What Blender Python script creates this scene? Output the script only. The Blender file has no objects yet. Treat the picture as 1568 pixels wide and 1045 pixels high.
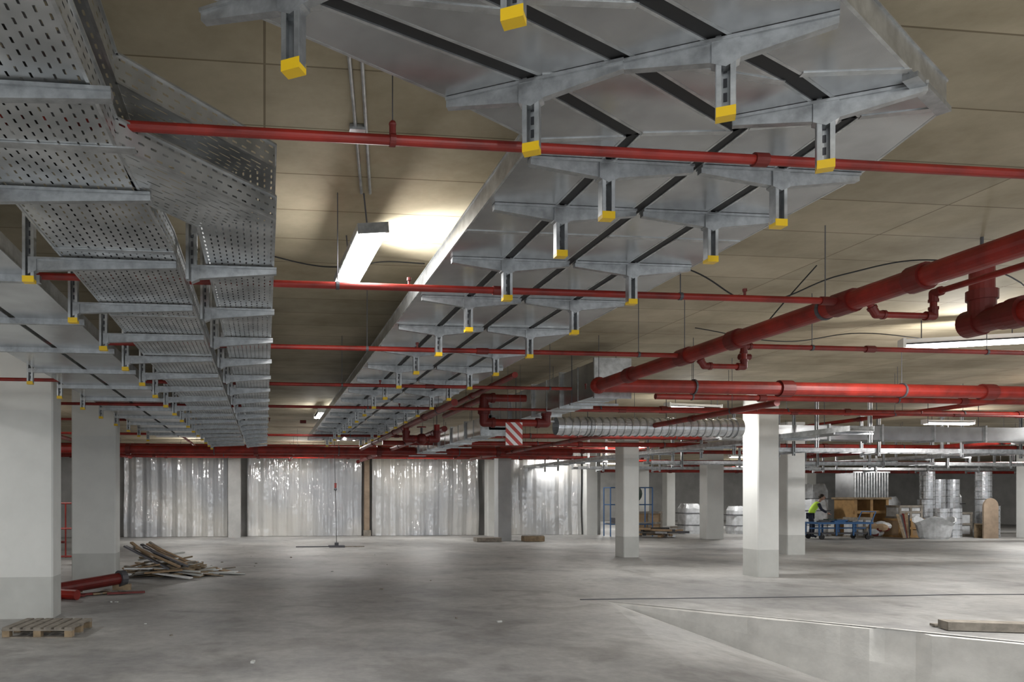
import bpy, math, random
from mathutils import Vector, Matrix
random.seed(7)
S=bpy.context.scene
S.view_settings.view_transform='Standard'
S.view_settings.exposure=0.0
COL=S.collection
# ------------------------------------------------------------ materials
def mat(name, col, rough=.5, metal=0., noise=0., nscale=5., col2=None, bump=0., emis=None, estr=0., alpha=1., trans=0.):
    m=bpy.data.materials.new(name); m.use_nodes=True
    nt=m.node_tree; b=nt.nodes['Principled BSDF']
    b.inputs['Base Color'].default_value=(*col,1); b.inputs['Roughness'].default_value=rough
    b.inputs['Metallic'].default_value=metal
    b.inputs['Alpha'].default_value=alpha
    b.inputs['Transmission Weight'].default_value=trans
    if emis:
        b.inputs['Emission Color'].default_value=(*emis,1); b.inputs['Emission Strength'].default_value=estr
    if noise or col2 or bump:
        tc=nt.nodes.new('ShaderNodeTexCoord'); n=nt.nodes.new('ShaderNodeTexNoise')
        n.inputs['Scale'].default_value=nscale; n.inputs['Detail'].default_value=6; n.inputs['Roughness'].default_value=.6
        nt.links.new(tc.outputs['Object'],n.inputs['Vector'])
        if col2 is None: col2=tuple(c*(1-noise) for c in col)
        r=nt.nodes.new('ShaderNodeValToRGB')
        r.color_ramp.elements[0].position=.35; r.color_ramp.elements[1].position=.65
        r.color_ramp.elements[0].color=(*col2,1); r.color_ramp.elements[1].color=(*col,1)
        nt.links.new(n.outputs['Fac'],r.inputs['Fac']); nt.links.new(r.outputs['Color'],b.inputs['Base Color'])
        if bump:
            bp=nt.nodes.new('ShaderNodeBump'); bp.inputs['Strength'].default_value=bump; bp.inputs['Distance'].default_value=.02
            nt.links.new(n.outputs['Fac'],bp.inputs['Height']); nt.links.new(bp.outputs['Normal'],b.inputs['Normal'])
    return m
GALV=mat('galvanised_steel',(.62,.635,.64),.34,.85,.38,9.)
GALV2=mat('galvanised_sheet',(.53,.54,.545),.27,.85,.34,2.2)
STEEL=mat('bracket_steel',(.46,.475,.485),.4,.8,.3,20.)
BLACK=mat('black_rubber_and_gap_shade',(.012,.012,.013),.6)
DARK=mat('dark_steel',(.09,.09,.1),.5,.3)
RED=mat('red_painted_pipe',(.30,.018,.010),.45,0,.5,4.)
REDD=mat('dark_red_fitting',(.16,.013,.009),.5,0,.3,8.)
YEL=mat('yellow_plastic_cap',(.78,.50,.012),.35)
WHITE=mat('white_enamel',(.75,.76,.76),.4)
TUBE=mat('lit_tube',(1,1,1),.4,emis=(1,.99,.96),estr=14.)
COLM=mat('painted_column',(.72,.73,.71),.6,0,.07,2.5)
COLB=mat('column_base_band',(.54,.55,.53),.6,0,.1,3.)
WOOD=mat('weathered_wood',(.36,.27,.17),.8,0,.45,6.)
WOODG=mat('grey_wood',(.30,.27,.23),.85,0,.4,8.)
ORANGE=mat('orange_ply',(.42,.25,.10),.7,0,.3,5.)
CONW=mat('pit_concrete',(.78,.77,.74),.85,0,.3,1.6,bump=.9)
BLUE=mat('blue_steel',(.05,.14,.32),.4,.2)
CARD=mat('cardboard',(.36,.25,.15),.8,0,.2,4.)
WRAP=mat('wrap_foil',(.70,.72,.75),.2,.55,.25,6.,bump=.8)
FILM=mat('white_film_wrap',(.66,.68,.70),.3,0,.3,5.,bump=.6)
HIVIS=mat('hi_vis_cloth',(.55,.85,.08),.7,emis=(.5,.8,.05),estr=.05)
NAVY=mat('navy_cloth',(.025,.03,.05),.85)
SKIN=mat('skin',(.45,.27,.2),.6)
HAIR=mat('dark_hair',(.03,.02,.015),.7)
STRIPE=mat('reflective_stripe',(.8,.8,.8),.3,.3)
PLGREEN=mat('dark_green_tarp',(.03,.06,.045),.7,0,.4,4.)
BROWN=mat('brown_post',(.33,.25,.18),.8,0,.3,4.)

def N(nt,t): return nt.nodes.new(t)
def ceiling_mat():
    m=bpy.data.materials.new('shuttered_concrete_ceiling'); m.use_nodes=True; nt=m.node_tree; b=nt.nodes['Principled BSDF']
    b.inputs['Roughness'].default_value=.8
    tc=N(nt,'ShaderNodeTexCoord')
    n=N(nt,'ShaderNodeTexNoise'); n.inputs['Scale'].default_value=.8; n.inputs['Detail'].default_value=9; n.inputs['Roughness'].default_value=.66
    nt.links.new(tc.outputs['Object'],n.inputs['Vector'])
    r=N(nt,'ShaderNodeValToRGB'); e=r.color_ramp.elements
    e[0].position=.34; e[0].color=(.32,.27,.175,1); e[1].position=.68; e[1].color=(.57,.50,.36,1)
    nt.links.new(n.outputs['Fac'],r.inputs['Fac'])
    br=N(nt,'ShaderNodeTexBrick'); br.offset=.0
    br.inputs['Scale'].default_value=1; br.inputs['Brick Width'].default_value=2.44; br.inputs['Row Height'].default_value=.61
    br.inputs['Mortar Size'].default_value=.007; br.inputs['Mortar Smooth'].default_value=.3
    br.inputs['Color1'].default_value=(1,1,1,1); br.inputs['Color2'].default_value=(.8,.8,.8,1); br.inputs['Mortar'].default_value=(.42,.39,.34,1)
    nt.links.new(tc.outputs['Object'],br.inputs['Vector'])
    mx=N(nt,'ShaderNodeMix'); mx.data_type='RGBA'; mx.blend_type='MULTIPLY'; mx.inputs[0].default_value=1
    nt.links.new(r.outputs['Color'],mx.inputs[6]); nt.links.new(br.outputs['Color'],mx.inputs[7])
    nt.links.new(mx.outputs[2],b.inputs['Base Color'])
    bp=N(nt,'ShaderNodeBump'); bp.inputs['Strength'].default_value=.25; bp.inputs['Distance'].default_value=.01
    nt.links.new(n.outputs['Fac'],bp.inputs['Height']); nt.links.new(bp.outputs['Normal'],b.inputs['Normal'])
    return m
def floor_mat():
    m=bpy.data.materials.new('dusty_concrete_floor'); m.use_nodes=True; nt=m.node_tree; b=nt.nodes['Principled BSDF']
    tc=N(nt,'ShaderNodeTexCoord')
    n=N(nt,'ShaderNodeTexNoise'); n.inputs['Scale'].default_value=.3; n.inputs['Detail'].default_value=10; n.inputs['Roughness'].default_value=.65
    n2=N(nt,'ShaderNodeTexNoise'); n2.inputs['Scale'].default_value=7; n2.inputs['Detail'].default_value=12; n2.inputs['Roughness'].default_value=.72
    n3=N(nt,'ShaderNodeTexNoise'); n3.inputs['Scale'].default_value=1.1; n3.inputs['Detail'].default_value=6; n3.inputs['Distortion'].default_value=1.2
    for q in (n,n2,n3): nt.links.new(tc.outputs['Object'],q.inputs['Vector'])
    def ramp(src,p0,c0,p1,c1):
        r=N(nt,'ShaderNodeValToRGB'); e=r.color_ramp.elements
        e[0].position=p0; e[0].color=(*c0,1); e[1].position=p1; e[1].color=(*c1,1)
        nt.links.new(src.outputs['Fac'],r.inputs['Fac']); return r.outputs['Color']
    def mul(a,b_):
        mx=N(nt,'ShaderNodeMix'); mx.data_type='RGBA'; mx.blend_type='MULTIPLY'; mx.inputs[0].default_value=1
        nt.links.new(a,mx.inputs[6]); nt.links.new(b_,mx.inputs[7]); return mx.outputs[2]
    c=ramp(n,.38,(.25,.25,.25),.64,(.45,.445,.43))
    c=mul(c,ramp(n2,.3,(.76,.76,.76),.7,(1.12,1.12,1.12)))
    c=mul(c,ramp(n3,.33,(.78,.77,.76),.5,(1.05,1.05,1.05)))
    nt.links.new(c,b.inputs['Base Color'])
    b.inputs['Roughness'].default_value=.52
    bp=N(nt,'ShaderNodeBump'); bp.inputs['Strength'].default_value=.3; bp.inputs['Distance'].default_value=.01
    nt.links.new(n2.outputs['Fac'],bp.inputs['Height']); nt.links.new(bp.outputs['Normal'],b.inputs['Normal'])
    return m
def perf_mat():
    m=bpy.data.materials.new('perforated_galvanised'); m.use_nodes=True; nt=m.node_tree; b=nt.nodes['Principled BSDF']
    b.inputs['Metallic'].default_value=.8; b.inputs['Roughness'].default_value=.36
    uv=N(nt,'ShaderNodeUVMap'); sx=N(nt,'ShaderNodeSeparateXYZ'); nt.links.new(uv.outputs['UV'],sx.inputs[0])
    def mth(op,a,bv=None,c=None):
        x=N(nt,'ShaderNodeMath'); x.operation=op
        for i,v in enumerate((a,bv,c)):
            if v is None: continue
            if isinstance(v,(int,float)): x.inputs[i].default_value=v
            else: nt.links.new(v,x.inputs[i])
        return x.outputs[0]
    u=mth('MULTIPLY',sx.outputs[0],1/.062); v=mth('MULTIPLY',sx.outputs[1],1/.037)
    vf=mth('FLOOR',v); odd=mth('MODULO',vf,2.0); u2=mth('MULTIPLY_ADD',odd,.5,u)
    fu=mth('ABSOLUTE',mth('SUBTRACT',mth('FRACT',u2),.5)); fv=mth('ABSOLUTE',mth('SUBTRACT',mth('FRACT',v),.5))
    mu=mth('LESS_THAN',fu,.24); mv=mth('LESS_THAN',fv,.11)
    hole=mth('MULTIPLY',mu,mv); al=mth('SUBTRACT',1.0,hole)
    nt.links.new(al,b.inputs['Alpha'])
    tc=N(nt,'ShaderNodeTexCoord')
    n=N(nt,'ShaderNodeTexNoise'); n.inputs['Scale'].default_value=4; nt.links.new(tc.outputs['Object'],n.inputs['Vector'])
    r=N(nt,'ShaderNodeValToRGB'); r.color_ramp.elements[0].position=.35; r.color_ramp.elements[1].position=.65
    r.color_ramp.elements[0].color=(.38,.395,.40,1); r.color_ramp.elements[1].color=(.64,.655,.66,1)
    nt.links.new(n.outputs['Fac'],r.inputs['Fac']); nt.links.new(r.outputs['Color'],b.inputs['Base Color'])
    return m
def plastic_mat():
    m=bpy.data.materials.new('plastic_sheeting'); m.use_nodes=True; nt=m.node_tree; b=nt.nodes['Principled BSDF']
    tc=N(nt,'ShaderNodeTexCoord'); n=N(nt,'ShaderNodeTexNoise'); n.inputs['Scale'].default_value=.3
    nt.links.new(tc.outputs['Object'],n.inputs['Vector'])
    r=N(nt,'ShaderNodeValToRGB'); e=r.color_ramp.elements
    e[0].position=.4; e[0].color=(.42,.435,.46,1); e[1].position=.6; e[1].color=(.62,.61,.58,1)
    nt.links.new(n.outputs['Fac'],r.inputs['Fac']); nt.links.new(r.outputs['Color'],b.inputs['Base Color'])
    b.inputs['Roughness'].default_value=.2; b.inputs['Specular IOR Level'].default_value=1.0
    b.inputs['Coat Weight'].default_value=1.0; b.inputs['Coat Roughness'].default_value=.12; b.inputs['Coat IOR'].default_value=1.8
    n2=N(nt,'ShaderNodeTexNoise'); n2.inputs['Scale'].default_value=1.6; n2.inputs['Detail'].default_value=3
    mp=N(nt,'ShaderNodeMapping'); mp.inputs['Scale'].default_value=(1,1,.6)
    nt.links.new(tc.outputs['Object'],mp.inputs['Vector']); nt.links.new(mp.outputs['Vector'],n2.inputs['Vector'])
    bp=N(nt,'ShaderNodeBump'); bp.inputs['Strength'].default_value=.9; bp.inputs['Distance'].default_value=.12
    nt.links.new(n2.outputs['Fac'],bp.inputs['Height']); nt.links.new(bp.outputs['Normal'],b.inputs['Normal'])
    nt.links.new(bp.outputs['Normal'],b.inputs['Coat Normal'])
    return m
def sign_mat():
    m=bpy.data.materials.new('striped_sign'); m.use_nodes=True; nt=m.node_tree; b=nt.nodes['Principled BSDF']
    tc=N(nt,'ShaderNodeTexCoord'); w=N(nt,'ShaderNodeTexWave'); w.bands_direction='DIAGONAL'; w.inputs['Scale'].default_value=4.2
    nt.links.new(tc.outputs['Object'],w.inputs['Vector'])
    r=N(nt,'ShaderNodeValToRGB'); r.color_ramp.interpolation='CONSTANT'; e=r.color_ramp.elements
    e[0].color=(.8,.8,.8,1); e[1].position=.5; e[1].color=(.5,.06,.05,1)
    nt.links.new(w.outputs['Fac'],r.inputs['Fac']); nt.links.new(r.outputs['Color'],b.inputs['Base Color'])
    return m
CEIL=ceiling_mat(); FLOOR=floor_mat(); PERF=perf_mat(); PLAS=plastic_mat(); SIGN=sign_mat()
WALL=mat('grey_concrete_wall',(.50,.50,.49),.8,0,.25,1.2)

# ------------------------------------------------------------ mesh builder
class MB:
    def __init__(s): s.v=[]; s.f=[]; s.m=[]; s.uv=[]; s.mats=[]; s.sm=[]
    def mi(s,m):
        if m not in s.mats: s.mats.append(m)
        return s.mats.index(m)
    def face(s,pts,m,smooth=False,uv=None):
        b=len(s.v); s.v+= [tuple(p) for p in pts]; s.f.append(tuple(range(b,b+len(pts)))); s.m.append(s.mi(m)); s.sm.append(smooth)
        if uv is None:
            p=[Vector(q) for q in pts]; L=(p[1]-p[0]).length; W=(p[-1]-p[0]).length
            uv=[(0,0),(L,0),(L,W),(0,W)] if len(pts)==4 else [(0,0)]*len(pts)
        s.uv.append(uv)
    def hexa(s,p,m): # p 0-3 bottom ccw, 4-7 top
        for q in ((3,2,1,0),(4,5,6,7),(0,1,5,4),(1,2,6,5),(2,3,7,6),(3,0,4,7)): s.face([p[i] for i in q],m)
    def box(s,c,sz,m,rz=0,M=None):
        R=M if M is not None else Matrix.Rotation(rz,3,'Z'); c=Vector(c); h=[x/2 for x in sz]
        P=[c+R@Vector((a*h[0],b*h[1],z*h[2])) for z in(-1,1) for a,b in((-1,-1),(1,-1),(1,1),(-1,1))]
        s.hexa(P,m)
    def beam(s,a,b,w,h,m):
        a=Vector(a);b=Vector(b);d=(b-a);L=d.length;d.normalize()
        up=Vector((0,0,1)) if abs(d.z)<.95 else Vector((1,0,0))
        y=up.cross(d).normalized(); z=d.cross(y)
        R=Matrix((d,y,z)).transposed(); s.box((a+b)/2,(L,w,h),m,M=R)
    def cyl(s,a,b,r,m,seg=14,r2=None,caps=True):
        a=Vector(a);b=Vector(b);d=(b-a).normalized(); r2=r if r2 is None else r2
        up=Vector((0,0,1)) if abs(d.z)<.95 else Vector((1,0,0))
        x=up.cross(d).normalized(); y=d.cross(x)
        A=[a+(x*math.cos(t)+y*math.sin(t))*r for t in [2*math.pi*i/seg for i in range(seg)]]
        B=[b+(x*math.cos(t)+y*math.sin(t))*r2 for t in [2*math.pi*i/seg for i in range(seg)]]
        for i in range(seg):
            j=(i+1)%seg; s.face([A[i],A[j],B[j],B[i]],m,True)
        if caps: s.face(A[::-1],m); s.face(B,m)
    def ball(s,c,r,m,seg=12,ring=8,sc=(1,1,1)):
        c=Vector(c)
        def P(i,j):
            t=math.pi*i/ring; p=2*math.pi*j/seg
            return c+Vector((r*sc[0]*math.sin(t)*math.cos(p),r*sc[1]*math.sin(t)*math.sin(p),r*sc[2]*math.cos(t)))
        for i in range(ring):
            for j in range(seg):
                if i==0: s.face([P(0,0),P(1,j),P(1,j+1)],m,True)
                elif i==ring-1: s.face([P(i,j),P(ring,0),P(i,j+1)],m,True)
                else: s.face([P(i,j),P(i+1,j),P(i+1,j+1),P(i,j+1)],m,True)
    def tube(s,pts,r,m,seg=14,elbow=1.0,em=None):
        pts=[Vector(p) for p in pts]
        for i in range(len(pts)-1): s.cyl(pts[i],pts[i+1],r,m,seg)
        for i in range(1,len(pts)-1):
            s.ball(pts[i],r*max(elbow,1.01),em or m,seg,8)
            if elbow>1.05:
                for q in (pts[i-1],pts[i+1]):
                    d=(q-pts[i]).normalized(); s.cyl(pts[i],pts[i]+d*r*2.2,r*elbow,em or m,seg)
                    s.cyl(pts[i]+d*r*2.0,pts[i]+d*r*2.9,r*elbow*1.15,em or m,seg)
    def obj(s,name,parent=None,loc=None):
        me=bpy.data.meshes.new(name)
        vv=s.v
        if loc is not None:
            L=Vector(loc); vv=[tuple(Vector(p)-L) for p in s.v]
        me.from_pydata(vv,[],s.f)
        for m in s.mats: me.materials.append(m)
        me.polygons.foreach_set('material_index',s.m); me.polygons.foreach_set('use_smooth',s.sm)
        ul=me.uv_layers.new(name='UVMap'); k=0
        for uvs in s.uv:
            for u in uvs: ul.data[k].uv=u; k+=1
        me.update()
        o=bpy.data.objects.new(name,me); COL.objects.link(o)
        if loc is not None: o.location=loc
        if parent: o.parent=parent
        return o

H=3.7
# ------------------------------------------------------------ shell
X0,X1,Y0,Y1=-10,44,-3,50
fl=MB()
tip=(5.25,11.05); fd=Vector((.645,-.764))
def fp(d): return (tip[0]+fd.x*d,tip[1]+fd.y*d)
endd=18.3
E=fp(endd)
Fpts=[(X0,Y0),(2.0,Y0),(3.1,6.0),tip,E,(X1,Y0),(X1,Y1),(X0,Y1)]
fl.face([(x,y,0) for x,y in Fpts],FLOOR)
o=fl.obj('floor')
rp=MB(); n=24
def zr(d): return -min(.33*d,1.3+.05*d)
Lf=[]
for i in range(n+1):
    t=i/n
    d=endd*t
    seg1=math.dist(tip,(3.1,6.0)); tot=seg1+9.07; l=tot*t
    if l<seg1: k=l/seg1; lx,ly=tip[0]+(3.1-tip[0])*k, tip[1]+(6.0-tip[1])*k
    else: k=(l-seg1)/9.07; lx,ly=3.1-1.1*k,6-9*k
    Lf.append(((lx,ly,0),(*fp(d),zr(d))))
for i in range(n):
    a,b=Lf[i],Lf[i+1]; m_=10
    for j in range(m_):
        def lp(p,q,s_): 
            e=s_*s_*1.0
            return tuple(p[k]*(1-s_)+q[k]*s_ if k<2 else (p[2]*(1-e)+q[2]*e) for k in range(3))
        rp.face([lp(a[0],a[1],j/m_),lp(b[0],b[1],j/m_),lp(b[0],b[1],(j+1)/m_),lp(a[0],a[1],(j+1)/m_)][::-1],FLOOR,True)
rp.obj('ramp_floor')
wf=MB()
nn=120
prev=None; wob=0
for i in range(nn+1):
    d=endd*i/nn; x,y=fp(d); wob=.75*wob+random.uniform(-.009,.009); j=wob
    if 3.5<d<3.9: j+=.06
    lipw=.02+.05*min(1,d/3)*(.6+.4*math.sin(d*2.1))
    cur=((x+.764*lipw,y+.645*lipw,0.004),(x-.02+j,y-.02+j,-.02+j*.4),(x-.04+j*.4,y-.04+j*.4,zr(d)*.35-.02),(x-.045,y-.045,zr(d)*.7-.03),(x-.03,y-.03,zr(d)-.05))
    if prev:
        for k in range(4): wf.face([prev[k+1],cur[k+1],cur[k],prev[k]],CONW)
    prev=cur
wf.obj('wall_ramp')
c=MB(); c.box(((X0+X1)/2,(Y0+Y1)/2,H+.15),(X1-X0,Y1-Y0,.3),CEIL); c.obj('ceiling')
def wall(name,a,b,t=.2,m=WALL,h=H):
    w=MB(); w.beam((a[0],a[1],h/2),(b[0],b[1],h/2),t,h,m); w.obj(name)
wall('wall_left',(X0,Y0),(X0,Y1)); wall('wall_right',(X1,Y0),(X1,Y1)); wall('wall_back',(X0,Y1),(X1,Y1))
wall('wall_partition',(X0,31.4),(14.4,31.4),.2)
wall('wall_partition_return',(14.4,31.3),(14.4,36),.3)
jn=MB(); p=Vector((4.9,11.25,.006))
while p.x<25:
    q=Vector((p.x+random.uniform(.5,1.4),11.25-(p.x-4.9)*.03+random.uniform(-.03,.03),.006)); jn.beam(p,q,random.uniform(.02,.045),.012,DARK); p=q
jn.obj('trim_floor_joint')
# ------------------------------------------------------------ plastic sheeting
def curtain(xa,xb,y=31.0):
    m=MB(); n_=int((xb-xa)/.04); zs=[0,.3,.6,.9,1.2,1.5,1.8,2.1,2.4,2.7,3.0,3.3,3.6]; ph=random.random()*6; rows=[]
    for k,z in enumerate(zs):
        r_=[]
        for i in range(n_+1):
            x=xa+(xb-xa)*i/n_
            w_=abs(math.sin(x*3.1416/.58+ph+.08*math.sin(z*1.3+x)))
            yy=y-.10*w_+.04*math.sin(x*1.7+z*1.2+ph)+.008*math.sin(x*31)+.03*math.sin(z*2.3+x*.8+ph)
            r_.append((x,yy,z+.01))
        rows.append(r_)
    for k in range(len(zs)-1):
        for i in range(n_): m.face([rows[k][i],rows[k][i+1],rows[k+1][i+1],rows[k+1][i]],PLAS,True)
    m.beam((xa,y,3.64),(xb,y,3.64),.05,.06,WOOD)
    return m.obj('plastic_sheet_curtain')
curtain(-5.6,-1.5); curtain(-.7,4.0); curtain(4.45,9.0); curtain(9.9,13.5)
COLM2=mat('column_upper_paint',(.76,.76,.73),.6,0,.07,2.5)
def column(x0,x1,y0,y1,name='concrete_column',m=COLM,band=True):
    c=MB(); cx,cy=(x0+x1)/2,(y0+y1)/2; w,d=x1-x0,y1-y0; b=.02
    def ring(z0,z1,mm):
        P=[(x0+b,y0),(x1-b,y0),(x1,y0+b),(x1,y1-b),(x1-b,y1),(x0+b,y1),(x0,y1-b),(x0,y0+b)]
        for i in range(8):
            p,q=P[i],P[(i+1)%8]; c.face([(*p,z0),(*q,z0),(*q,z1),(*p,z1)],mm)
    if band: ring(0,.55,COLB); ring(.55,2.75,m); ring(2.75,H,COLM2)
    else: ring(0,H,m)
    return c.obj(name)
column(-3.58,-2.78,10.3,10.72); column(-3.58,-2.78,14.5,14.95)
column(9.80,10.26,14.0,14.5); column(9.5,9.94,19.05,19.55); column(14.45,15.0,19.4,19.9)
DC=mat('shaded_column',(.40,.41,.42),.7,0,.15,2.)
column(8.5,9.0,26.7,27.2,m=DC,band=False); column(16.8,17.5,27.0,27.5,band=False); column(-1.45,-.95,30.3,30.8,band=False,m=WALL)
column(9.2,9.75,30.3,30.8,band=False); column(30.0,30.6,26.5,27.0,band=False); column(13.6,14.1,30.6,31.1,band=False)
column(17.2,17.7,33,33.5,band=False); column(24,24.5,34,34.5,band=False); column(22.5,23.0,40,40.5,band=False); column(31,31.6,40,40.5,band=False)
column(-8.5,-8.0,14.5,15); column(-8.5,-8,22,22.5)
b=MB(); b.box((4.22,30.95,1.85),(.22,.18,3.7),BROWN); b.box((4.22,30.8,.12),(.3,.2,.24),WOODG); b.obj('timber_post')

# ------------------------------------------------------------ pipes
def hanger(mb,p,r,m=DARK):
    x,y,z=p; mb.cyl((x,y,z+r),(x,y,H-.001),.004,m,6)
    mb.cyl((x-.012,y,z),(x+.012,y,z),r*1.18,m,14) 
def hangery(mb,p,r,m=DARK):
    x,y,z=p; mb.cyl((x,y,z+r),(x,y,H-.001),.004,m,6)
    mb.cyl((x,y-.015,z),(x,y+.015,z),r*1.12,m,14)
def xpipe(y,z,xa,xb,r,step=3.2,name='sprinkler_pipe',heads=True,off=.0,mm=RED):
    m=MB(); m.cyl((xa,y,z),(xb,y,z),r,mm,16)
    x=xa+.6+off; k=0
    while x<xb:
        hanger(m,(x,y,z),r)
        m.cyl((x+1.1,y,z),(x+1.22,y,z),r*1.3,REDD,14)
        if heads:
            m.cyl((x+.5,y,z),(x+.5,y,z+.05),.009,REDD,8); m.cyl((x+.5,y,z+.05),(x+.5,y,z+.07),.016,REDD,8)
        x+=step; k+=1
    return m.obj(name)
m=MB(); m.cyl((-4,3.03,3.06),(9,3.03,3.06),.021,RED,16)
for x in (.52,3.55,6.6):
    m.cyl((x-.012,3.03,3.06),(x+.012,3.03,3.06),.027,REDD,14); m.cyl((x,3.03,3.08),(x,3.03,3.12),.014,REDD,10); m.ball((x,3.03,3.125),.016,REDD,8,6)
    m.cyl((x,3.03,3.12),(x,3.03,H-.001),.0025,DARK,6)
for x in (2.1,3.5,5.2): m.cyl((x,3.03,3.06),(x+.06,3.03,3.06),.03,REDD,14)
m.obj('sprinkler_pipe')
xpipe(5.15,3.06,-6,4.3,.024,2.5,off=.9)
xpipe(7.3,3.06,-8,4.3,.024,2.8)
xpipe(9.7,3.06,-8,4.1,.022,2.8)
xpipe(11.6,3.0,-8,14,.022,3)
xpipe(14.9,3.1,-7,-0,.024,3)
m=MB(); m.cyl((4.3,9.3,3.05),(24,9.3,3.05),.088,RED,20)
for x in (5.6,8.6,11.6,14.6,17.6): hanger(m,(x,9.3,3.05),.088); m.cyl((x+1.2,9.3,3.05),(x+1.38,9.3,3.05),.11,REDD,18)
m.obj('sprinkler_main_pipe')
m=MB(); m.cyl((4.3,-1,3.05),(4.3,9.3,3.05),.074,RED,20)
m.ball((4.3,9.3,3.05),.11,RED)
for y in (0.5,2.2,4.45,6.4,8.4): m.cyl((4.3,y,3.05),(4.3,y+.12,3.05),.092,REDD,18); hangery(m,(4.3,y+.9,3.05),.074)
for y in (5.15,7.3): 
    m.cyl((4.3,y-.09,3.05),(4.3,y+.09,3.05),.088,REDD,18)
m.obj('sprinkler_main_pipe')
m=MB(); m.tube([(4.36,5.0,3.02),(4.42,5.0,2.93),(4.88,5.0,2.93),(4.88,5.0,3.1),(4.88,-.5,3.1)],.023,RED,12,1.3,REDD)
m.obj('branch_pipe')
m=MB(); m.tube([(4.36,7.15,3.02),(4.42,7.15,2.93),(4.85,7.15,2.93),(4.85,7.15,3.14),(16,7.15,3.14)],.026,RED,12,1.3,REDD)
for x in (5.6,7.6,9.6,11.6): hanger(m,(x,7.15,3.14),.026); m.cyl((x+.6,7.15,3.14),(x+.7,7.15,3.14),.036,REDD,10)
m.obj('branch_pipe')
m=MB(); m.tube([(5.75,5.45,3.5),(5.75,5.45,3.02),(5.75,-.5,3.02)],.085,RED,20,1.1,REDD)
m.cyl((5.75,5.2,3.02),(5.75,5.1,3.02),.12,REDD,20); m.cyl((5.75,5.58,3.02),(5.75,5.45,3.02),.11,REDD,20); m.cyl((5.75,5.45,3.5),(5.75,5.45,3.53),.12,REDD,20); m.cyl((5.75,5.45,3.53),(5.75,5.45,H-.001),.012,DARK,8)
m.cyl((5.75,4.2,3.02),(5.75,4.08,3.02),.11,REDD,20); hangery(m,(5.75,4.6,3.02),.085)
m.obj('sprinkler_main_pipe')
for (y,z,xa,xb,r,nm) in ((11.0,3.16,6,28,.045,'sprinkler_pipe'),(12.5,3.14,5.2,30,.05,'sprinkler_main_pipe'),(16.5,3.0,5.4,32,.05,'sprinkler_pipe'),
    (21.3,2.93,-9,9,.12,'sprinkler_main_pipe'),(23.4,3.1,-9,20,.06,'sprinkler_pipe'),(18.4,3.12,-9,12,.03,'sprinkler_pipe'),(19.0,3.0,3,34,.06,'sprinkler_pipe'),
    (26.2,3.05,-9,13,.05,'sprinkler_pipe'),(29.3,3.2,-9,13,.08,'sprinkler_main_pipe'),(24.8,3.3,-9,13,.04,'sprinkler_pipe'),(24.5,2.85,12,34,.04,'sprinkler_pipe'),(30,2.85,14.6,36,.05,'sprinkler_pipe'),(35,2.9,14.6,40,.08,'sprinkler_main_pipe')):
    xpipe(y,z,xa,xb,r,3.5,nm,False)
for (x,ya,yb,z,r) in ((2.7,10.5,21,2.96,.05),(3.25,9.5,26,3.2,.04),(3.6,14.8,28,2.98,.06),(7.0,9.6,25,2.9,.045),(12.5,9.5,26,3.25,.04),(18,9.5,34,2.95,.06),(-2.2,12,29,3.25,.03),(-5,8,29,3.1,.05),(1.0,22,30,3.1,.05)):
    m=MB(); m.cyl((x,ya,z),(x,yb,z),r,RED,14)
    y=ya+1
    while y<yb: hangery(m,(x,y,z),r); m.cyl((x,y+1,z),(x,y+1.12,z),r*1.25,REDD,12); y+=3
    m.obj('sprinkler_pipe')
m=MB(); m.tube([(4.25,11.9,3.22),(3.55,11.9,3.22),(3.55,11.9,2.82),(4.6,11.9,2.82),(4.6,11.9,2.92)],.06,RED,16,1.22,REDD)
m.cyl((3.55,11.9,2.96),(3.55,11.9,3.06),.10,REDD,16); m.tube([(3.55,11.9,3.22),(3.55,14.6,3.22)],.05,RED,14); hangery(m,(3.55,13,3.22),.05)
m.obj('valve_pipe_loop')
m=MB(); m.tube([(2.7,14.2,2.96),(2.7,14.2,2.72),(3.3,14.2,2.72),(3.3,14.2,3.0)],.055,RED,14,1.25,REDD)
m.ball((3.0,14.2,2.72),.11,REDD); m.cyl((3.0,14.2,2.72),(3.0,14.2,2.95),.02,DARK,8); m.cyl((3.0,14.2,2.94),(3.0,14.2,2.96),.09,RED,14); m.cyl((3.3,14.2,3.0),(3.3,14.2,H-.001),.008,DARK,6)
m.obj('valve_pipe_loop')

# ------------------------------------------------------------ ducts
m=MB()
def duct(ya,yb,xa,xb,za,zb,step=1.2):
    m.box(((xa+xb)/2,(ya+yb)/2,(za+zb)/2),(xb-xa,yb-ya,zb-za),GALV2)
    y=ya
    while y<=yb+.01:
        m.box(((xa+xb)/2,y,(za+zb)/2),(xb-xa+.07,.035,zb-za+.07),GALV); y+=step
    y=ya+step/2
    while y<yb:
        m.box(((xa+xb)/2,y,(za+zb)/2),(xb-xa+.012,.02,zb-za+.012),GALV); y+=step
duct(9.75,14.55,4.47,4.93,2.98,3.46,1.2)
duct(14.55,22,4.3,4.75,2.86,3.2,1.24)
for y in (10.3,12.7,15.5,18,20.5):
    for x in (4.36,5.02) : m.cyl((x-.0,y,2.92 if y<14.5 else 2.82),(x,y,H-.001),.006,DARK,6)
    m.box((4.69,y,2.93 if y<14.5 else 2.82),(.72,.04,.03),STEEL)
m.obj('rectangular_air_duct')
m=MB()
x=5.2; 
while x<8.6:
    m.cyl((x,13.0,2.88),(x+.11,13.0,2.88),.16,WRAP,20,caps=False); m.cyl((x+.11,13.0,2.88),(x+.14,13.0,2.88),.175,GALV,20); x+=.14
m.cyl((8.6,13.0,2.88),(8.72,13.0,2.88),.19,GALV,20)
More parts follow.
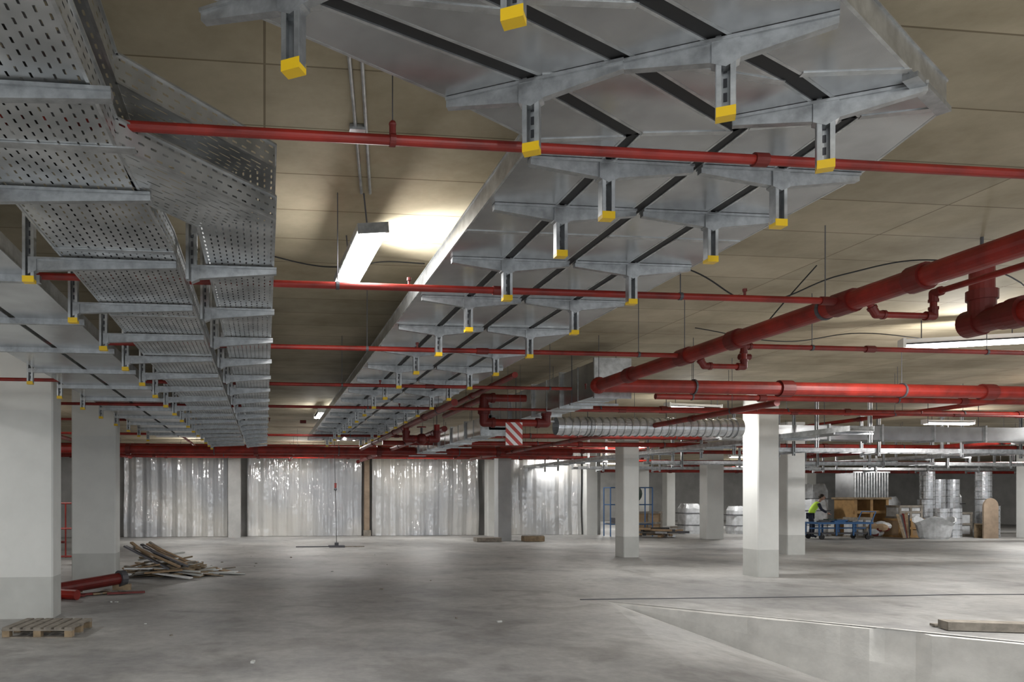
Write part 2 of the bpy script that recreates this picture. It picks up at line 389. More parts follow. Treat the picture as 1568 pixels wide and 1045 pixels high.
for x in (5.8,7.3,8.5): m.cyl((x,13,3.03),(x,13,H-.001),.007,DARK,6); m.cyl((x,13,2.88),(x+.03,13,2.88),.18,STEEL,20)
m.obj('spiral_air_duct')
m=MB()
m.box((14,15.2,3.0),(9,.5,.3),GALV2)
for i in range(8): m.box((9.6+i*1.25,15.2,3.0),(.04,.57,.37),GALV); m.cyl((9.7+i*1.25,15.2,3.15),(9.7+i*1.25,15.2,H-.001),.007,DARK,6)
m.obj('rectangular_air_duct')

# ------------------------------------------------------------ posts/arms
def post(m,x,y,zb,cap=True,rz=0,top=H):
    R=Matrix.Rotation(rz,3,'Z')
    def bx(dx,dy,sx,sy,za,zb_,mm): 
        o=R@Vector((dx,dy,0)); m.box((x+o.x,y+o.y,(za+zb_)/2),(sx,sy,zb_-za),mm,rz)
    bx(0,.020,.060,.005,zb,top-.001,GALV); bx(-.030,0,.004,.044,zb,top-.001,STEEL); bx(.030,0,.004,.044,zb,top-.001,STEEL)
    bx(-.022,-.022,.016,.004,zb,top-.001,GALV); bx(.022,-.022,.016,.004,zb,top-.001,GALV)
    z=zb+.05
    while z<top-.05 and z<zb+.3: bx(0,.016,.012,.004,z,z+.03,DARK); z+=.05
    if cap: bx(0,0,.063,.050,zb-.018,zb+.016,YEL)
    bx(0,0,.14,.1,top-.012,top-.001,STEEL)
def arm(m,p,q,zt,h0=.085,h1=.035,w=.034):
    p=Vector((p[0],p[1],0)); q=Vector((q[0],q[1],0)); d=(q-p).normalized(); s_=Vector((-d.y,d.x,0))*w/2
    zt-=.002
    def V(a,z): return (a.x,a.y,z)
    m.hexa([V(p-s_,zt-h0),V(q-s_,zt-h1),V(q+s_,zt-h1),V(p+s_,zt-h0),V(p-s_,zt),V(q-s_,zt),V(q+s_,zt),V(p+s_,zt)],STEEL)
    for sg in (-1,1):
        a=p+s_*sg*1.35; b_=q+s_*sg*1.35
        m.beam(V(a,zt-.006),V(b_,zt-.006),w*.35,.012,STEEL)
    a=p; b_=p+d*.045
    m.hexa([V(a-s_*1.5,zt-h0-.02),V(b_-s_*1.5,zt-h0-.0),V(b_+s_*1.5,zt-h0-.0),V(a+s_*1.5,zt-h0-.02),V(a-s_*1.5,zt),V(b_-s_*1.5,zt),V(b_+s_*1.5,zt),V(a+s_*1.5,zt)],STEEL)

# ------------------------------------------------------------ central cable trays (flat covered)
ZT=3.2; YE=21
B=[[(-1.3,1.84),(-.05,2.50),(.74,2.95),(1.2,3.25),(1.2,YE)],
   [(-1.0,1.86),(.2,2.41),(1.03,2.78),(1.62,3.16),(1.62,YE)],
   [(-.7,1.65),(.81,2.37),(1.35,2.64),(2.06,3.06),(2.06,YE)],
   [(-.4,1.55),(1.22,2.29),(2.0,2.66),(2.46,2.92),(2.5,YE)],
   [(0.1,1.20),(1.83,2.21),(2.40,2.56),(2.78,2.79),(2.95,YE)]]
def off(pl,sgn,g=.034):
    out=[]
    for i,p in enumerate(pl):
        if i<3: o=(.46*g,-.89*g)
        elif i==3: o=(.85*g,-.6*g)
        else: o=(g,0)
        out.append((p[0]+o[0]*sgn,p[1]+o[1]*sgn))
    return out
Ys=[3.5]+[4.4+2.4*i for i in range(7)]
def resample(pl,Y):
    return pl[:-1]+[(pl[-1][0],y) for y in Y]+[pl[-1]]
m=MB()
for k in range(4):
    L=resample(off(B[k],1 if k>0 else .01),Ys); R=resample(off(B[k+1],-1 if k<3 else -.01),Ys)
    hL=.11
    for i in range(len(L)-1):
        a,b_,c_,d_=L[i],L[i+1],R[i+1],R[i]
        m.face([(*a,ZT),(*b_,ZT),(*c_,ZT),(*d_,ZT)][::-1],GALV2)
        m.face([(*a,ZT+.002),(*b_,ZT+.002),(*c_,ZT+.002),(*d_,ZT+.002)],GALV2)
        for (p,q) in ((a,b_),(d_,c_)):
            m.beam((*p,ZT+hL/2),(*q,ZT+hL/2),.004,hL,GALV)
            m.beam((*p,ZT+.004),(*q,ZT+.004),.012,.010,GALV)
            m.beam((*p,ZT+hL),(*q,ZT+hL),.018,.006,GALV)
        if i>=4:
            m.beam((*b_,ZT-.002),(*c_,ZT-.002),.035,.004,GALV)
    for i in (1,2,3): m.beam((*L[i],ZT-.002),(*R[i],ZT-.002),.03,.004,GALV)
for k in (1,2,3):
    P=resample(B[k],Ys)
    for i in range(len(P)-1): m.beam((*P[i],ZT+.03),(*P[i+1],ZT+.03),.06,.05,BLACK)  # black strips stand in for the deep shade in the plank gaps
Yp=[3.42,3.98,4.9,5.86,6.9]+[7.95+1.05*i for i in range(12)]
for y in Yp:
    for x,l,r in ((1.62,1.24,2.05),(2.5,2.09,2.92)):
        post(m,x,y,2.94)
        arm(m,(x,y),(l,y),ZT); arm(m,(x,y),(r,y),ZT)
a=Vector((.863,-.505)); rz=math.atan2(a.y,a.x)
for (x,y) in ((1.02,2.79),(1.6,2.46),(.09,2.345),(.69,2.03),(2.25,2.80),(-.75,1.96),(-.1,1.68)):
    post(m,x,y,2.94,rz=rz); 
    for sg in (-1,1): arm(m,(x,y),(x+a.x*.335*sg,y+a.y*.335*sg),ZT)
m.beam((2.42,2.58,ZT-.01),(2.78,2.80,ZT-.01),.05,.02,STEEL)
m.obj('covered_cable_tray_run')

# ------------------------------------------------------------ left perforated tray stack
m=MB()
def chan(L,R,z,h,bot=PERF,side=PERF,inner=True):
    for i in range(len(L)-1):
        a,b_,c_,d_=L[i],L[i+1],R[i+1],R[i]
        m.face([(*a,z),(*b_,z),(*c_,z),(*d_,z)],bot)
        for p,q in ((a,b_),(d_,c_)):
            m.face([(*p,z),(*q,z),(*q,z+h),(*p,z+h)],side)
            m.beam((*p,z+h),(*q,z+h),.02,.008,GALV); m.beam((*p,z),(*q,z),.012,.008,GALV)
YT=[-1,1.6,2.97]+[4.2+1.5*i for i in range(11)]
ZL=2.95
chan([(-1.13,y) for y in YT],[(-.5 if y>3.0 else -.57,y) for y in YT],ZL,.11)
YR=[5.2+1.5*i for i in range(10)]
L2=[(-.57,3.48),(-.33,3.80)]+[(-.33,y) for y in YR]; R2=[(-.57,2.97),(.05,3.66)]+[(.05,y) for y in YR]
chan(L2,R2,ZL,.11); chan(L2,R2,3.2,.11)
chan([(-1.13,y) for y in (-1,1.6,2.97,3.6)],[(-.57,y) for y in (-1,1.6,2.97,3.6)],3.2,.11)
for y in YT[2:]:
    m.box((-.815,y+.02,ZL-.004),(.64,.05,.006),GALV)
for i,y in enumerate([4.3+1.0*k for k in range(15)]):
    m.box((-.815,y,ZL+.02),(.6,.86,.004),GALV2)
    m.box((-.14,y+.1,ZL+.02),(.34,.86,.004),GALV2)
for y in [1.9,2.55]+[3.4+.98*i for i in range(17)]:
    post(m,-1.31,y,2.82); arm(m,(-1.31,y),(-.5,y),ZL-.006,.075,.035)
    if y>3.8:
        post(m,-.42,y+.05,2.86,cap=False); arm(m,(-.42,y+.05),(.07,y+.05),ZL-.006,.08,.035)
        arm(m,(-.42,y+.05),(.06,y+.05),3.194,.06,.04)
for dx in (-.25,-.18,-.1): m.cyl((dx,3.9,3.24),(dx,18,3.24),.018,BLACK,8)
for dx in (-1.0,-.92,-.85,-.77): m.cyl((dx,-1,2.98),(dx,19,2.98),.02,BLACK,8)
m.obj('perforated_cable_tray_stack')
m=MB()
for (xa,xb,z) in ((-2.5,-2.0,3.02),(-1.95,-1.5,3.02)):
    m.box(((xa+xb)/2,8.5,z),(xb-xa,19,.006),GALV2); 
    for x in (xa,xb): m.box((x,8.5,z+.05),(.006,19,.1),GALV)
for y in [1.4+1.2*i for i in range(14)]:
    m.box((-2.0,y,z-.025),(1.15,.045,.045),STEEL); post(m,-2.56,y,2.86,top=H)
m.obj('covered_cable_tray_run')
for (y,z) in ((17.5,2.78),(22.5,2.7),(28,2.75)):
    m=MB(); 
    for dy in (-.25,.25): m.box((22,y+dy,z),(20,.02,.1),GALV)
    x=12.2
    while x<32: m.box((x,y,z-.02),(.04,.5,.03),GALV); x+=.35
    for i in range(9):
        for dy in (-.28,.28): post(m,13+i*2.3,y+dy,z-.15,cap=False)
        m.box((13+i*2.3,y,z-.08),(.05,.6,.04),STEEL)
    m.obj('cable_ladder')
m=MB()
for (xa,z) in ((11.2,2.85),(22,2.9)):
    m.box((xa,22,z),(.5,18,.01),GALV2)
    for dx in(-.25,.25): m.box((xa+dx,22,z+.05),(.006,18,.1),GALV)
    for i in range(13): m.box((xa,13.2+1.4*i,z-.03),(.8,.04,.04),STEEL); post(m,xa+.34,13.2+1.4*i,z-.2,cap=False)
m.obj('covered_cable_tray_run')

# ------------------------------------------------------------ lamps
def batten(x,y,z,rz=0,power=55,L=1.25,tilt=0,up=.45,wd=1.0,diff=False):
    e=bpy.data.objects.new('fluorescent_batten_light',None); COL.objects.link(e); e.location=(x,y,z); e.rotation_euler=(0,tilt,rz)
    m=MB(); m.box((0,0,.045),(.17*wd,L,.05),STEEL if diff else WHITE)
    m.hexa([(-.085*wd,-L/2,.02),(.085*wd,-L/2,.02),(.085*wd,L/2,.02),(-.085*wd,L/2,.02),(-.085*wd,-L/2,.03),(.085*wd,-L/2,.03),(.085*wd,L/2,.03),(-.085*wd,L/2,.03)],WHITE)
    for s_ in (-1,1): m.box((0,s_*(L/2+.008),.03),(.175*wd,.018,.07) if diff else (.185*wd,.03,.11),STEEL if diff else WHITE)
    if diff:
        m.hexa([(-.06*wd,-L/2+.01,-.035),(.06*wd,-L/2+.01,-.035),(.06*wd,L/2-.01,-.035),(-.06*wd,L/2-.01,-.035),(-.08*wd,-L/2+.01,.02),(.08*wd,-L/2+.01,.02),(.08*wd,L/2-.01,.02),(-.08*wd,L/2-.01,.02)],TUBE)
        for s_ in(-1,1):
            for k in(-.3,.3): m.box((s_*.088*wd,k,.03),(.01,.04,.04),STEEL)
    else:
        for dx in (-.042,.042): m.cyl((dx*wd,-L/2+.02,-.012),(dx*wd,L/2-.02,-.012),.024*wd,TUBE,10)
    m.obj('housing_and_tubes',e)
    if H-z>.12:
        r=MB()
        for s_ in (-1,1): r.cyl((0,s_*L*.35,.07),(0,s_*L*.35,H-z-.004),.006,DARK,6)
        r.obj('drop_rods',e)
    ld=bpy.data.lights.new('batten_glow','AREA'); ld.shape='RECTANGLE'; ld.size=.16; ld.size_y=L; ld.energy=power*.75; ld.color=(1,.985,.96)
    lo=bpy.data.objects.new('tube_light',ld); COL.objects.link(lo); lo.parent=e; lo.location=(0,0,-.045)
    if up:
        ld=bpy.data.lights.new('batten_spill','POINT'); ld.energy=power*up; ld.shadow_soft_size=.06; ld.color=(1,.985,.96)
        lo=bpy.data.objects.new('tube_spill',ld); COL.objects.link(lo); lo.parent=e; lo.location=(0,0,-.16)
    return e
e=batten(.70,5.55,3.36,math.radians(2),45,L=1.2,tilt=math.radians(-6),up=.5,wd=1.2,diff=True)
ld=bpy.data.lights.new('lamp_side_glow','SPOT'); ld.energy=200; ld.spot_size=math.radians(105); ld.spot_blend=1; ld.shadow_soft_size=.12
lo=bpy.data.objects.new('side_light',ld); COL.objects.link(lo); lo.parent=e; lo.location=(.17,.3,-.04)
lo.rotation_euler=(0,math.radians(-126),0)
batten(8.13,7.9,3.40,math.radians(-115),150)
batten(8.67,14.4,3.42,math.radians(-80),110)
for (x,y,z,r,p) in ((1.26,17.2,3.5,0,45),(-6,8,3.4,0,80),(-6,18,3.4,0,80),(2.4,22.5,3.35,90,80),(-2.6,27.8,3.3,80,110),(6.2,28.2,3.3,90,110),
      (1.4,28.6,3.3,90,90),(12,24,3.4,90,100),(16.5,16.5,3.4,90,120),(14,11,3.4,0,160),(21,12,3.4,90,120),(24,20,3.4,90,120),(20,29.5,3.3,90,110),(27.5,24.5,3.3,90,160),
      (17,36,3.3,90,120),(26,38,3.3,90,160),(36,30,3.4,90,120),(10.5,6.0,3.4,90,150),(5.5,-1.2,3.3,0,150),(-3.6,1.5,3.3,0,130),(1.5,-1.5,3.3,0,210),(12,30.4,3.3,90,60),(34,43,3.3,90,100),  # battens behind and beside the camera are unseen, added as front fill
      (22,46,3.3,90,110)):
    batten(x,y,z,math.radians(r),p)

m=MB(); m.cyl((.36,3.3,3.685),(.66,5.1,3.685),.010,GALV,8); m.cyl((.42,3.3,3.685),(.72,5.1,3.685),.010,GALV,8)
m.box((.52,4.2,3.68),(.09,.04,.03),STEEL); m.obj('ceiling_conduit')
def cable(pts,r=.006):
    cu=bpy.data.curves.new('hanging_cable','CURVE'); cu.dimensions='3D'; cu.bevel_depth=r; sp=cu.splines.new('BEZIER'); sp.bezier_points.add(len(pts)-1)
    for i,p in enumerate(pts):
        bp=sp.bezier_points[i]; bp.co=p; bp.handle_left_type=bp.handle_right_type='AUTO'
    cu.materials.append(BLACK); o=bpy.data.objects.new('hanging_cable',cu); COL.objects.link(o)
cable([(2.95,5.9,3.66),(3.5,5.8,3.45),(4.1,5.9,3.25),(4.9,5.9,3.5),(5.6,5.8,3.62),(6.4,5.8,3.5),(8.1,7.5,3.5)])
cable([(-.0,6.4,3.66),(.4,6.3,3.55),(.66,6.0,3.45)])
cable([(.72,6.0,3.45),(1.0,6.3,3.6),(1.4,6.5,3.66)])
cable([(5.2,8.6,3.66),(6.3,8.5,3.5),(7.2,8.4,3.6),(8.0,8.2,3.5)])
cable([(4.3,6.0,3.12),(4.6,6.1,3.4),(4.9,6.2,3.67)])
m=MB(); m.box((0,0,0),(.27,.012,.36),SIGN); m.cyl((-.1,0,.18),(-.1,0,1.09),.003,DARK,5); m.cyl((.1,0,.18),(.1,0,1.09),.003,DARK,5)
o=m.obj('hazard_striped_sign'); o.location=(3.9,11.45,2.60)

# ------------------------------------------------------------ floor things
m=MB()
for i in range(7): m.box((-.42+.14*i,0,.125),(.1,.8,.022),WOODG)
for y in (-.35,0,.35):
    m.box((0,y,.104),(.95,.1,.02),WOODG)
    for x in (-.42,0,.42): m.box((x,y,.055),(.1,.1,.078),WOOD)
    m.box((0,y,.009),(.95,.09,.018),WOODG)
o=m.obj('wooden_pallet'); o.location=(-2.53,9.2,0); o.rotation_euler=(0,0,math.radians(-6)); o.scale=(.84,.86,.9)
m=MB()
for i in range(110):
    x=-1.85+random.gauss(0,.38); y=15.9+random.gauss(0,.4); hgt=max(.03,.42-abs(x+2.2)*.38-abs(y-15.9)*.2)*random.random()+.03
    L=random.uniform(.35,1.2); R=Matrix.Rotation(random.gauss(.1,.5),3,'Z')@Matrix.Rotation(random.uniform(-.2,.2),3,'Y')
    m.box((x,y,hgt),(L,random.uniform(.08,.2),.026),random.choice([WOOD,WOOD,WOODG,CARD,WHITE,COLB]),M=R)
for i in range(14):
    x=-2.1+random.gauss(0,.12); R=Matrix.Rotation(random.uniform(-.5,.5),3,'Z')@Matrix.Rotation(random.uniform(.3,.6),3,'Y')
    m.box((x,15.8+random.gauss(0,.25),.4),(1.0,.1,.03),random.choice([WOODG,DARK,CARD]),M=R)
for v_ in range(len(m.v)):
    if m.v[v_][2]<.004: m.v[v_]=(m.v[v_][0],m.v[v_][1],.004)
m.obj('broken_board_pile')
m=MB(); m.cyl((-3.6,12.2,.1),(-2.5,13.3,.2),.1,REDD,16); m.cyl((-3.9,12.6,.08),(-2.9,12.1,.08),.08,RED,14); m.cyl((-2.5,13.3,.2),(-2.42,13.38,.2),.14,DARK,14)
m.box((-2.45,13.35,.05),(.3,.12,.1),WOOD)
for i in range(8): m.box((-2.75+random.gauss(0,.25),12.7+random.gauss(0,.2),.03),(random.uniform(.3,.7),.09,.03),random.choice([WOOD,REDD,WOODG]),random.random()*3)
m.obj('scrap_red_pipe_pile')
m=MB()
for i in range(40):
    R=Matrix.Rotation(random.uniform(0,3.14),3,'Z')@Matrix.Rotation(random.uniform(-.5,.5),3,'Y')
    m.box((-5.6+random.gauss(0,.6),17+random.gauss(0,.7),.35*random.random()+.25),(random.uniform(.4,1.2),.12,.05),random.choice([DARK,REDD,WOODG,BLACK,CARD]),M=R)
m.obj('scrap_material_heap')
m=MB()
for x in [-6.4+.22*i for i in range(12)]: m.cyl((x,20,.05),(x,20,1.45),.02,RED,8)
for z in (.08,.8,1.45): m.cyl((-6.4,20,z),(-3.98,20,z),.025,RED,8)
for x in (-6.4,-3.98): m.cyl((x,20,0),(x,20,1.5),.035,RED,8); m.box((x,20,.015),(.1,.4,.03),RED)
m.obj('red_barrier_fence')
m=MB(); m.box((2.3,24,.03),(.5,.35,.06),DARK); m.box((1.7,24.1,.015),(1.4,.08,.03),DARK); m.box((2.75,24.05,.015),(.9,.1,.03),WOODG); m.box((2.3,24,.1),(.12,.12,.1),DARK)
m.cyl((2.3,24,.1),(2.22,24,3.69),.009,BLACK,8); m.box((2.26,23.98,1.98),(.07,.05,.16),REDD); m.ball((2.26,23.98,1.86),.05,DARK)
m.obj('pendant_cable_with_floor_base')
m=MB()
m.box((8.0,26.4,.08),(.9,.5,.14),WOODG); m.box((9.7,26.4,.1),(.7,.5,.18),WOOD); m.box((9.7,26.4,.2),(.8,.12,.03),WOODG)
m.obj('timber_offcuts')
m=MB(); m.beam((8.15,8.22,.06),(10.7,7.4,.06),.22,.1,WOODG); m.beam((8.2,8.42,.025),(9.9,8.0,.025),.1,.03,WOODG)
m.obj('timber_plank')
m=MB()
for i in range(60):
    d=random.uniform(.3,5); x,y=fp(d); q=random.uniform(.015,.05); o_=random.uniform(.08,.3)
    m.box((x-.764*o_,y-.645*o_,zr(d)*(1-o_*.35)+q*.3),(q*2,q,q*.6),random.choice([CONW,COLB,WOODG,DARK]),random.random()*3)
for i in range(22):
    q=random.uniform(.015,.035); m.box((random.uniform(-3,4.5),random.uniform(7,22),q*.3),(q*2,q,q*.6),random.choice([COLB,WOODG,WOODG]),random.random()*3)
m.obj('concrete_rubble')

# ------------------------------------------------------------ storage area
m=MB(); cx,cy=21.9,26.6
m.box((cx,cy,.62),(2.3,.8,.07),BLUE); m.box((cx,cy,.42),(2.3,.06,.05),BLUE)
for x in (-1.05,-.35,.35,1.05):
    for y in(-.36,.36): m.box((cx+x,cy+y,.4),(.05,.05,.5),BLUE)
for x in (-.95,.95):
    for y in(-.36,.36):
        m.cyl((cx+x,cy+y-.03,.1),(cx+x,cy+y+.03,.1),.1,BLACK,16); m.box((cx+x,cy+y,.2),(.05,.08,.12),DARK)
m.box((cx,cy,.22),(2.2,.7,.04),DARK)
for y in(-.34,.34): m.cyl((cx+1.12,cy+y,.65),(cx+1.3,cy+y,1.05),.02,BLUE,8)
m.cyl((cx+1.3,cy-.34,1.05),(cx+1.3,cy+.34,1.05),.02,BLUE,8)
for i in range(8): m.box((cx-.7+.2*i,cy+random.uniform(-.2,.2),.68+.03*(i%3)),(.5,.2,.06),random.choice([WOODG,DARK,PLGREEN,BLUE]),random.random())
m.obj('blue_platform_trolley')
m=MB(); 
m.box((24.6,28.6,2.1),(1.5,1.0,1.0),GALV2)
for i in range(13): m.box((23.88+.12*i,28.08,2.1),(.05,.05,1.0),GALV)
m.box((24.6,28.6,1.56),(1.7,1.2,.08),WOOD)
for x in (23.9,24.6,25.3): m.box((x,28.6,.76),(.12,1.1,1.52),ORANGE)
m.box((24.6,28.1,1.0),(1.6,.06,.12),ORANGE); m.box((24.6,28.1,.15),(1.6,.06,.12),WOOD); m.box((24.6,28.05,2.63),(1.6,.06,.06),GALV)
m.box((24.6,28.6,.03),(1.7,1.2,.06),WOOD)
m.obj('ribbed_duct_section_on_rack')
def crate(x,y,w,d,h,z=0,mm=ORANGE,fill=None):
    m=MB(); m.box((x,y,z+h/2),(w*.94,d*.94,h*.96),fill or CARD)
    for sx in(-1,0,1):
        m.box((x+sx*w*.47,y-d*.48,z+h/2),(.09,.04,h),mm)
    for sz in (.05,.5,.95): m.box((x,y-d*.49,z+h*sz),(w,.04,.09),mm)
    for sx in(-1,1):
        for sz in(.05,.95): m.box((x+sx*w*.48,y,z+h*sz),(.04,d,.09),mm)
    m.obj('wooden_crate')
crate(25.6,27.6,1.1,.8,.75); crate(25.7,27.7,1.0,.7,.5,.76,mm=WOODG,fill=FILM); crate(23.6,27.6,.7,.7,.8,fill=FILM,mm=WOODG); crate(28.1,28.2,1.5,.9,1.0,fill=FILM,mm=WOODG)
def bundle(x,y,w,d,h,z=0):
    m=MB(); n_=14; zs=[0,.12,.5,.85,1.0]; rs=[.93,1,.97,.95,.72]
    rows=[]
    for zz,rr in zip(zs,rs):
        row=[]
        for i in range(n_*2):
            t=2*math.pi*i/(n_*2); c_,s_=math.cos(t),math.sin(t)
            k=rr*(1+random.uniform(-.04,.04)); sx=math.copysign(abs(c_)**.45,c_); sy=math.copysign(abs(s_)**.45,s_)
            row.append((x+w/2*sx*k,y+d/2*sy*k,z+h*zz*(1+(random.uniform(-.03,.03) if zz>.1 else 0))))
        rows.append(row)
    for k in range(4):
        for i in range(n_*2):
            j=(i+1)%(n_*2); m.face([rows[k][i],rows[k][j],rows[k+1][j],rows[k+1][i]],FILM,True)
    m.face(rows[-1],FILM); m.face(rows[0][::-1],FILM)
    for zz in(.3,.7): m.box((x,y,z+h*zz),(w*1.02,d*1.02,.03),DARK)
    m.obj('film_wrapped_bundle')
bundle(22.9,29.1,.8,.8,1.5); bundle(22.0,29.8,.8,.8,1.8); bundle(26.4,29.3,.8,.8,1.6); bundle(29.2,29.3,1.0,.8,1.9); bundle(20.6,30.9,.7,.7,1.2); bundle(24.4,31,.9,.8,2.2); bundle(18.6,31.2,.9,.7,1.3)
def foilroll(x,y,r,h,z=0):
    m=MB()
    m.cyl((x,y,z),(x,y,z+h),r,WRAP,20)
    for k in range(5): m.cyl((x,y,z+h*(k+.3)/5),(x,y,z+h*(k+.3)/5+.03),r*1.03,GALV,20)
    m.cyl((x,y,z+h),(x,y,z+h+.02),r*.35,BLACK,14)
    m.cyl((x,y,z+h),(x,y,z+h+.012),r*1.02,WRAP,20)
    m.obj('foil_insulation_roll')
for (x,y,r,h,z) in ((26.7,27.0,.26,1.15,0),(27.35,27.1,.26,1.15,0),(28.9,27.0,.28,1.25,0),(26.9,27.9,.3,1.5,0),(29.4,27.8,.28,1.5,0),(26.95,27.9,.26,1.1,1.54),(27.7,28.2,.27,1.3,1.03),(28.35,28.2,.27,1.3,1.03),(29.4,27.8,.28,1.1,1.54)): foilroll(x,y,r,h,z)
m=MB(); 
n1=18; cx,cy=25.6,26.2
prof=[(.45,0.0),(.52,.08),(.62,.5),(.72,.62),(.66,.63),(.5,.3),(.3,.15),(0.0,.12)]
for k in range(len(prof)-1):
    for i in range(n1):
        a0=2*math.pi*i/n1; a1=2*math.pi*(i+1)/n1
        def P(t,pr): return (cx+1.15*pr[0]*math.cos(t),cy+.7*pr[0]*math.sin(t),pr[1]*(1.2+.2*math.cos(t*3)))
        m.face([P(a0,prof[k]),P(a1,prof[k]),P(a1,prof[k+1]),P(a0,prof[k+1])],FILM,True)
m.obj('plastic_wrapped_tub')
m=MB(); P=[]
for i in range(13):
    t=math.pi*i/12; P.append((.32*math.cos(t),1.25+.32*math.sin(t)))
P=[(.32,0)]+P+[(-.32,0)]
x0,y0=28.15,26.3
f1=[(x0+p[0],y0,p[1]) for p in P]; f2=[(x0+p[0],y0+.06,p[1]) for p in P]
m.face(f1[::-1],BROWN); m.face(f2,BROWN)
for i in range(len(P)):
    j=(i+1)%len(P); m.face([f1[i],f1[j],f2[j],f2[i]],BROWN)
m.box((x0-.22,y0+.25,.55),(.04,.45,.04),WOOD); m.box((x0+.22,y0+.25,.55),(.04,.45,.04),WOOD); m.box((x0,y0+.45,.28),(.5,.05,.56),WOOD)
m.obj('arched_plywood_form')
m=MB()
for i in range(16):
    m.ball((23.7+random.gauss(0,.15),26.7+random.gauss(0,.1),.2+.35*random.random()),random.uniform(.14,.22),random.choice([WRAP,CARD,FILM,DARK,REDD]),10,6,(1.2,1,.8))
m.obj('bag_heap')
m=MB()
for i in range(7): m.beam((24.15+.06*i,26.0+.03*i,.05),(24.5+.08*i,26.7,.9+.1*random.random()),.08,.03,random.choice([WOOD,REDD,WOODG,DARK]))
m.obj('leaning_timber_offcuts')
m=MB(); fx,fy=14.9,29.5
for dx in (-.9,.9):
    for dy in (-.3,.3): m.cyl((fx+dx,fy+dy,0),(fx+dx,fy+dy,2.0),.025,BLUE,8)
for z in (.5,1.3,2.0):
    for dy in(-.3,.3): m.cyl((fx-.9,fy+dy,z),(fx+.9,fy+dy,z),.02,BLUE,8)
    for dx in(-.9,.9): m.cyl((fx+dx,fy-.3,z),(fx+dx,fy+.3,z),.02,BLUE,8)
m.ball((fx+.1,fy-.3,1.75),.4,PLGREEN,12,8,(.9,.5,.9)); m.ball((fx-.2,fy-.32,1.45),.28,PLGREEN,12,8,(.8,.5,1.3))
m.box((fx,fy,.53),(1.7,.55,.05),WOODG); m.box((fx-.3,fy,.66),(.7,.4,.2),DARK)
m.obj('scaffold_frame_with_tarp')
m=MB()
for i in range(22): m.box((15.6+random.gauss(0,.4),28.4+random.gauss(0,.2),.06+.35*random.random()),(random.uniform(.4,1.2),.12,.08),random.choice([WOODG,DARK,BLACK,WRAP,CARD]),random.random()*3)
m.obj('stacked_material_pile')
crate(16.4,31,1.2,.8,1.0,0,WOODG)

# ------------------------------------------------------------ worker (bending over trolley)
root=bpy.data.objects.new('worker_in_hi_vis_vest',None); COL.objects.link(root)
def skin(name,verts,edges,rad,m,rootv=0,sub=2):
    me=bpy.data.meshes.new(name); me.from_pydata(verts,edges,[]); me.materials.append(m)
    o=bpy.data.objects.new(name,me); COL.objects.link(o); o.parent=root
    md=o.modifiers.new('Skin','SKIN'); md.use_smooth_shade=True
    for i,r in enumerate(rad):
        me.skin_vertices[0].data[i].radius=(r,r) if not isinstance(r,tuple) else r
        me.skin_vertices[0].data[i].use_root=(i==rootv)
    s_=o.modifiers.new('Sub','SUBSURF'); s_.levels=sub; s_.render_levels=sub
    return o
legs=[(0,0,.95),(.0,.11,.88),(.03,.12,.5),(-.02,.12,.1),(.12,.13,.05),(0,-.11,.88),(.1,-.12,.5),(.08,-.12,.1),(.22,-.13,.05)]
skin('trousers',legs,[(0,1),(1,2),(2,3),(3,4),(0,5),(5,6),(6,7),(7,8)],[.14,.105,.07,.05,.045,.105,.07,.05,.045],NAVY)
skin('vest',[(0,0,.92),(.08,0,1.12),(.2,0,1.32),(.29,0,1.42)],[(0,1),(1,2),(2,3)],[(.15,.13),(.16,.13),(.19,.13),(.13,.09)],HIVIS)
skin('stripes',[(.10,0,1.10),(.125,0,1.14)],[(0,1)],[(.175,.145),(.175,.145)],STRIPE,sub=1)
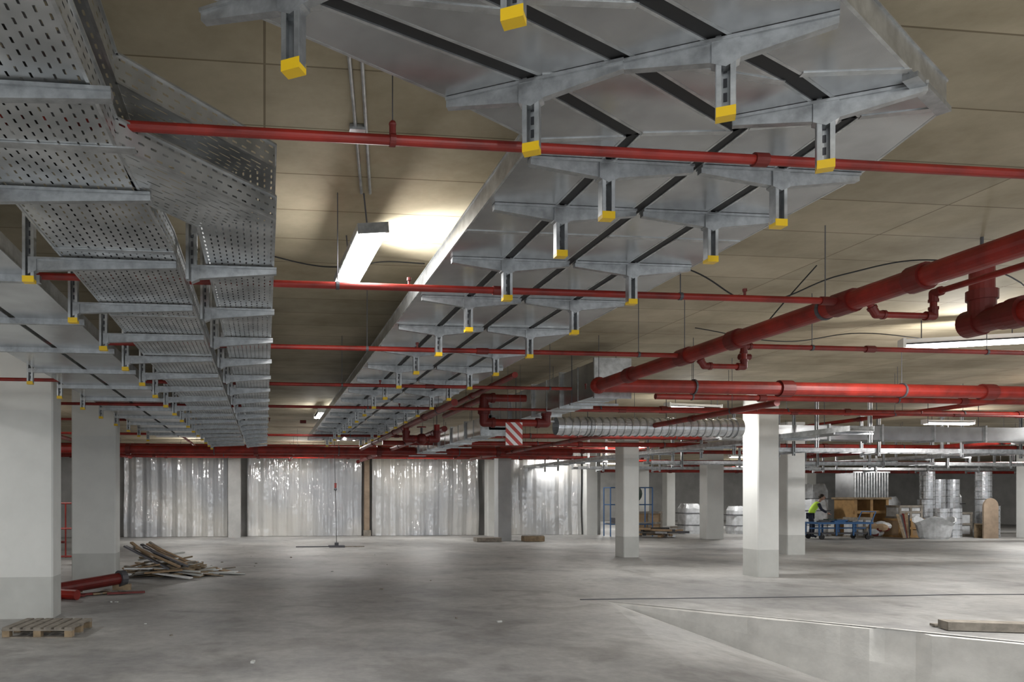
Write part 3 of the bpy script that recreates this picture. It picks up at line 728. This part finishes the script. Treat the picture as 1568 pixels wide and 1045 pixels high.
for sg in (-1,1):
    skin('sleeve',[(.27,sg*.17,1.38),(.36,sg*.23,1.14),(.55,sg*.2,1.0)],[(0,1),(1,2)],[.062,.05,.038],NAVY)
    hx=.57; hy=sg*.2; hz=.985
    skin('hand',[(hx,hy,hz),(hx+.07,hy,hz-.03)],[(0,1)],[(.022,.035),(.018,.04)],SKIN,sub=1)
    for i,dy in enumerate((-.03,-.01,.01,.03)):
        L=(.045,.055,.052,.04)[i]
        skin('finger',[(hx+.06,hy+dy,hz-.025),(hx+.08+L*.5,hy+dy,hz-.04),(hx+.085+L*.6,hy+dy,hz-.04-L*.6)],[(0,1),(1,2)],[.009,.008,.007],SKIN,sub=1)
    skin('thumb',[(hx+.01,hy-sg*.03,hz-.01),(hx+.04,hy-sg*.055,hz-.03),(hx+.07,hy-sg*.06,hz-.045)],[(0,1),(1,2)],[.011,.009,.008],SKIN,sub=1)
skin('neck',[(.29,0,1.42),(.35,0,1.52)],[(0,1)],[.055,.05],SKIN)
m=MB(); m.ball((.39,0,1.6),.105,SKIN,16,12,(.95,.8,1.12)); m.ball((.495,0,1.585),.02,SKIN,8,6,(1,.8,1.3))
for sg in(-1,1): m.ball((.478,sg*.034,1.615),.013,HAIR,8,6); m.ball((.385,sg*.088,1.595),.025,SKIN,8,6,(.6,.4,1.2))
m.ball((.487,0,1.54),.018,REDD,8,6,(.4,1.2,.35)); m.ball((.37,0,1.63),.112,HAIR,16,10,(.95,.83,.95))
m.obj('head',root)
root.location=(21.35,27.35,0); root.rotation_euler=(0,0,math.radians(-40))

w=bpy.data.worlds.new('World'); S.world=w; w.use_nodes=True
w.node_tree.nodes['Background'].inputs[0].default_value=(.88,.94,1,1); w.node_tree.nodes['Background'].inputs[1].default_value=1.25
cam=bpy.data.cameras.new('Camera'); co=bpy.data.objects.new('Camera',cam); COL.objects.link(co)
co.location=(0,0,1.6); co.rotation_euler=(math.radians(90),0,math.radians(-6.4))
cam.sensor_width=36; cam.lens=1150/1568*36; cam.shift_x=250/1568; cam.shift_y=239.5/1568; cam.clip_end=200; cam.clip_start=.05
S.camera=co
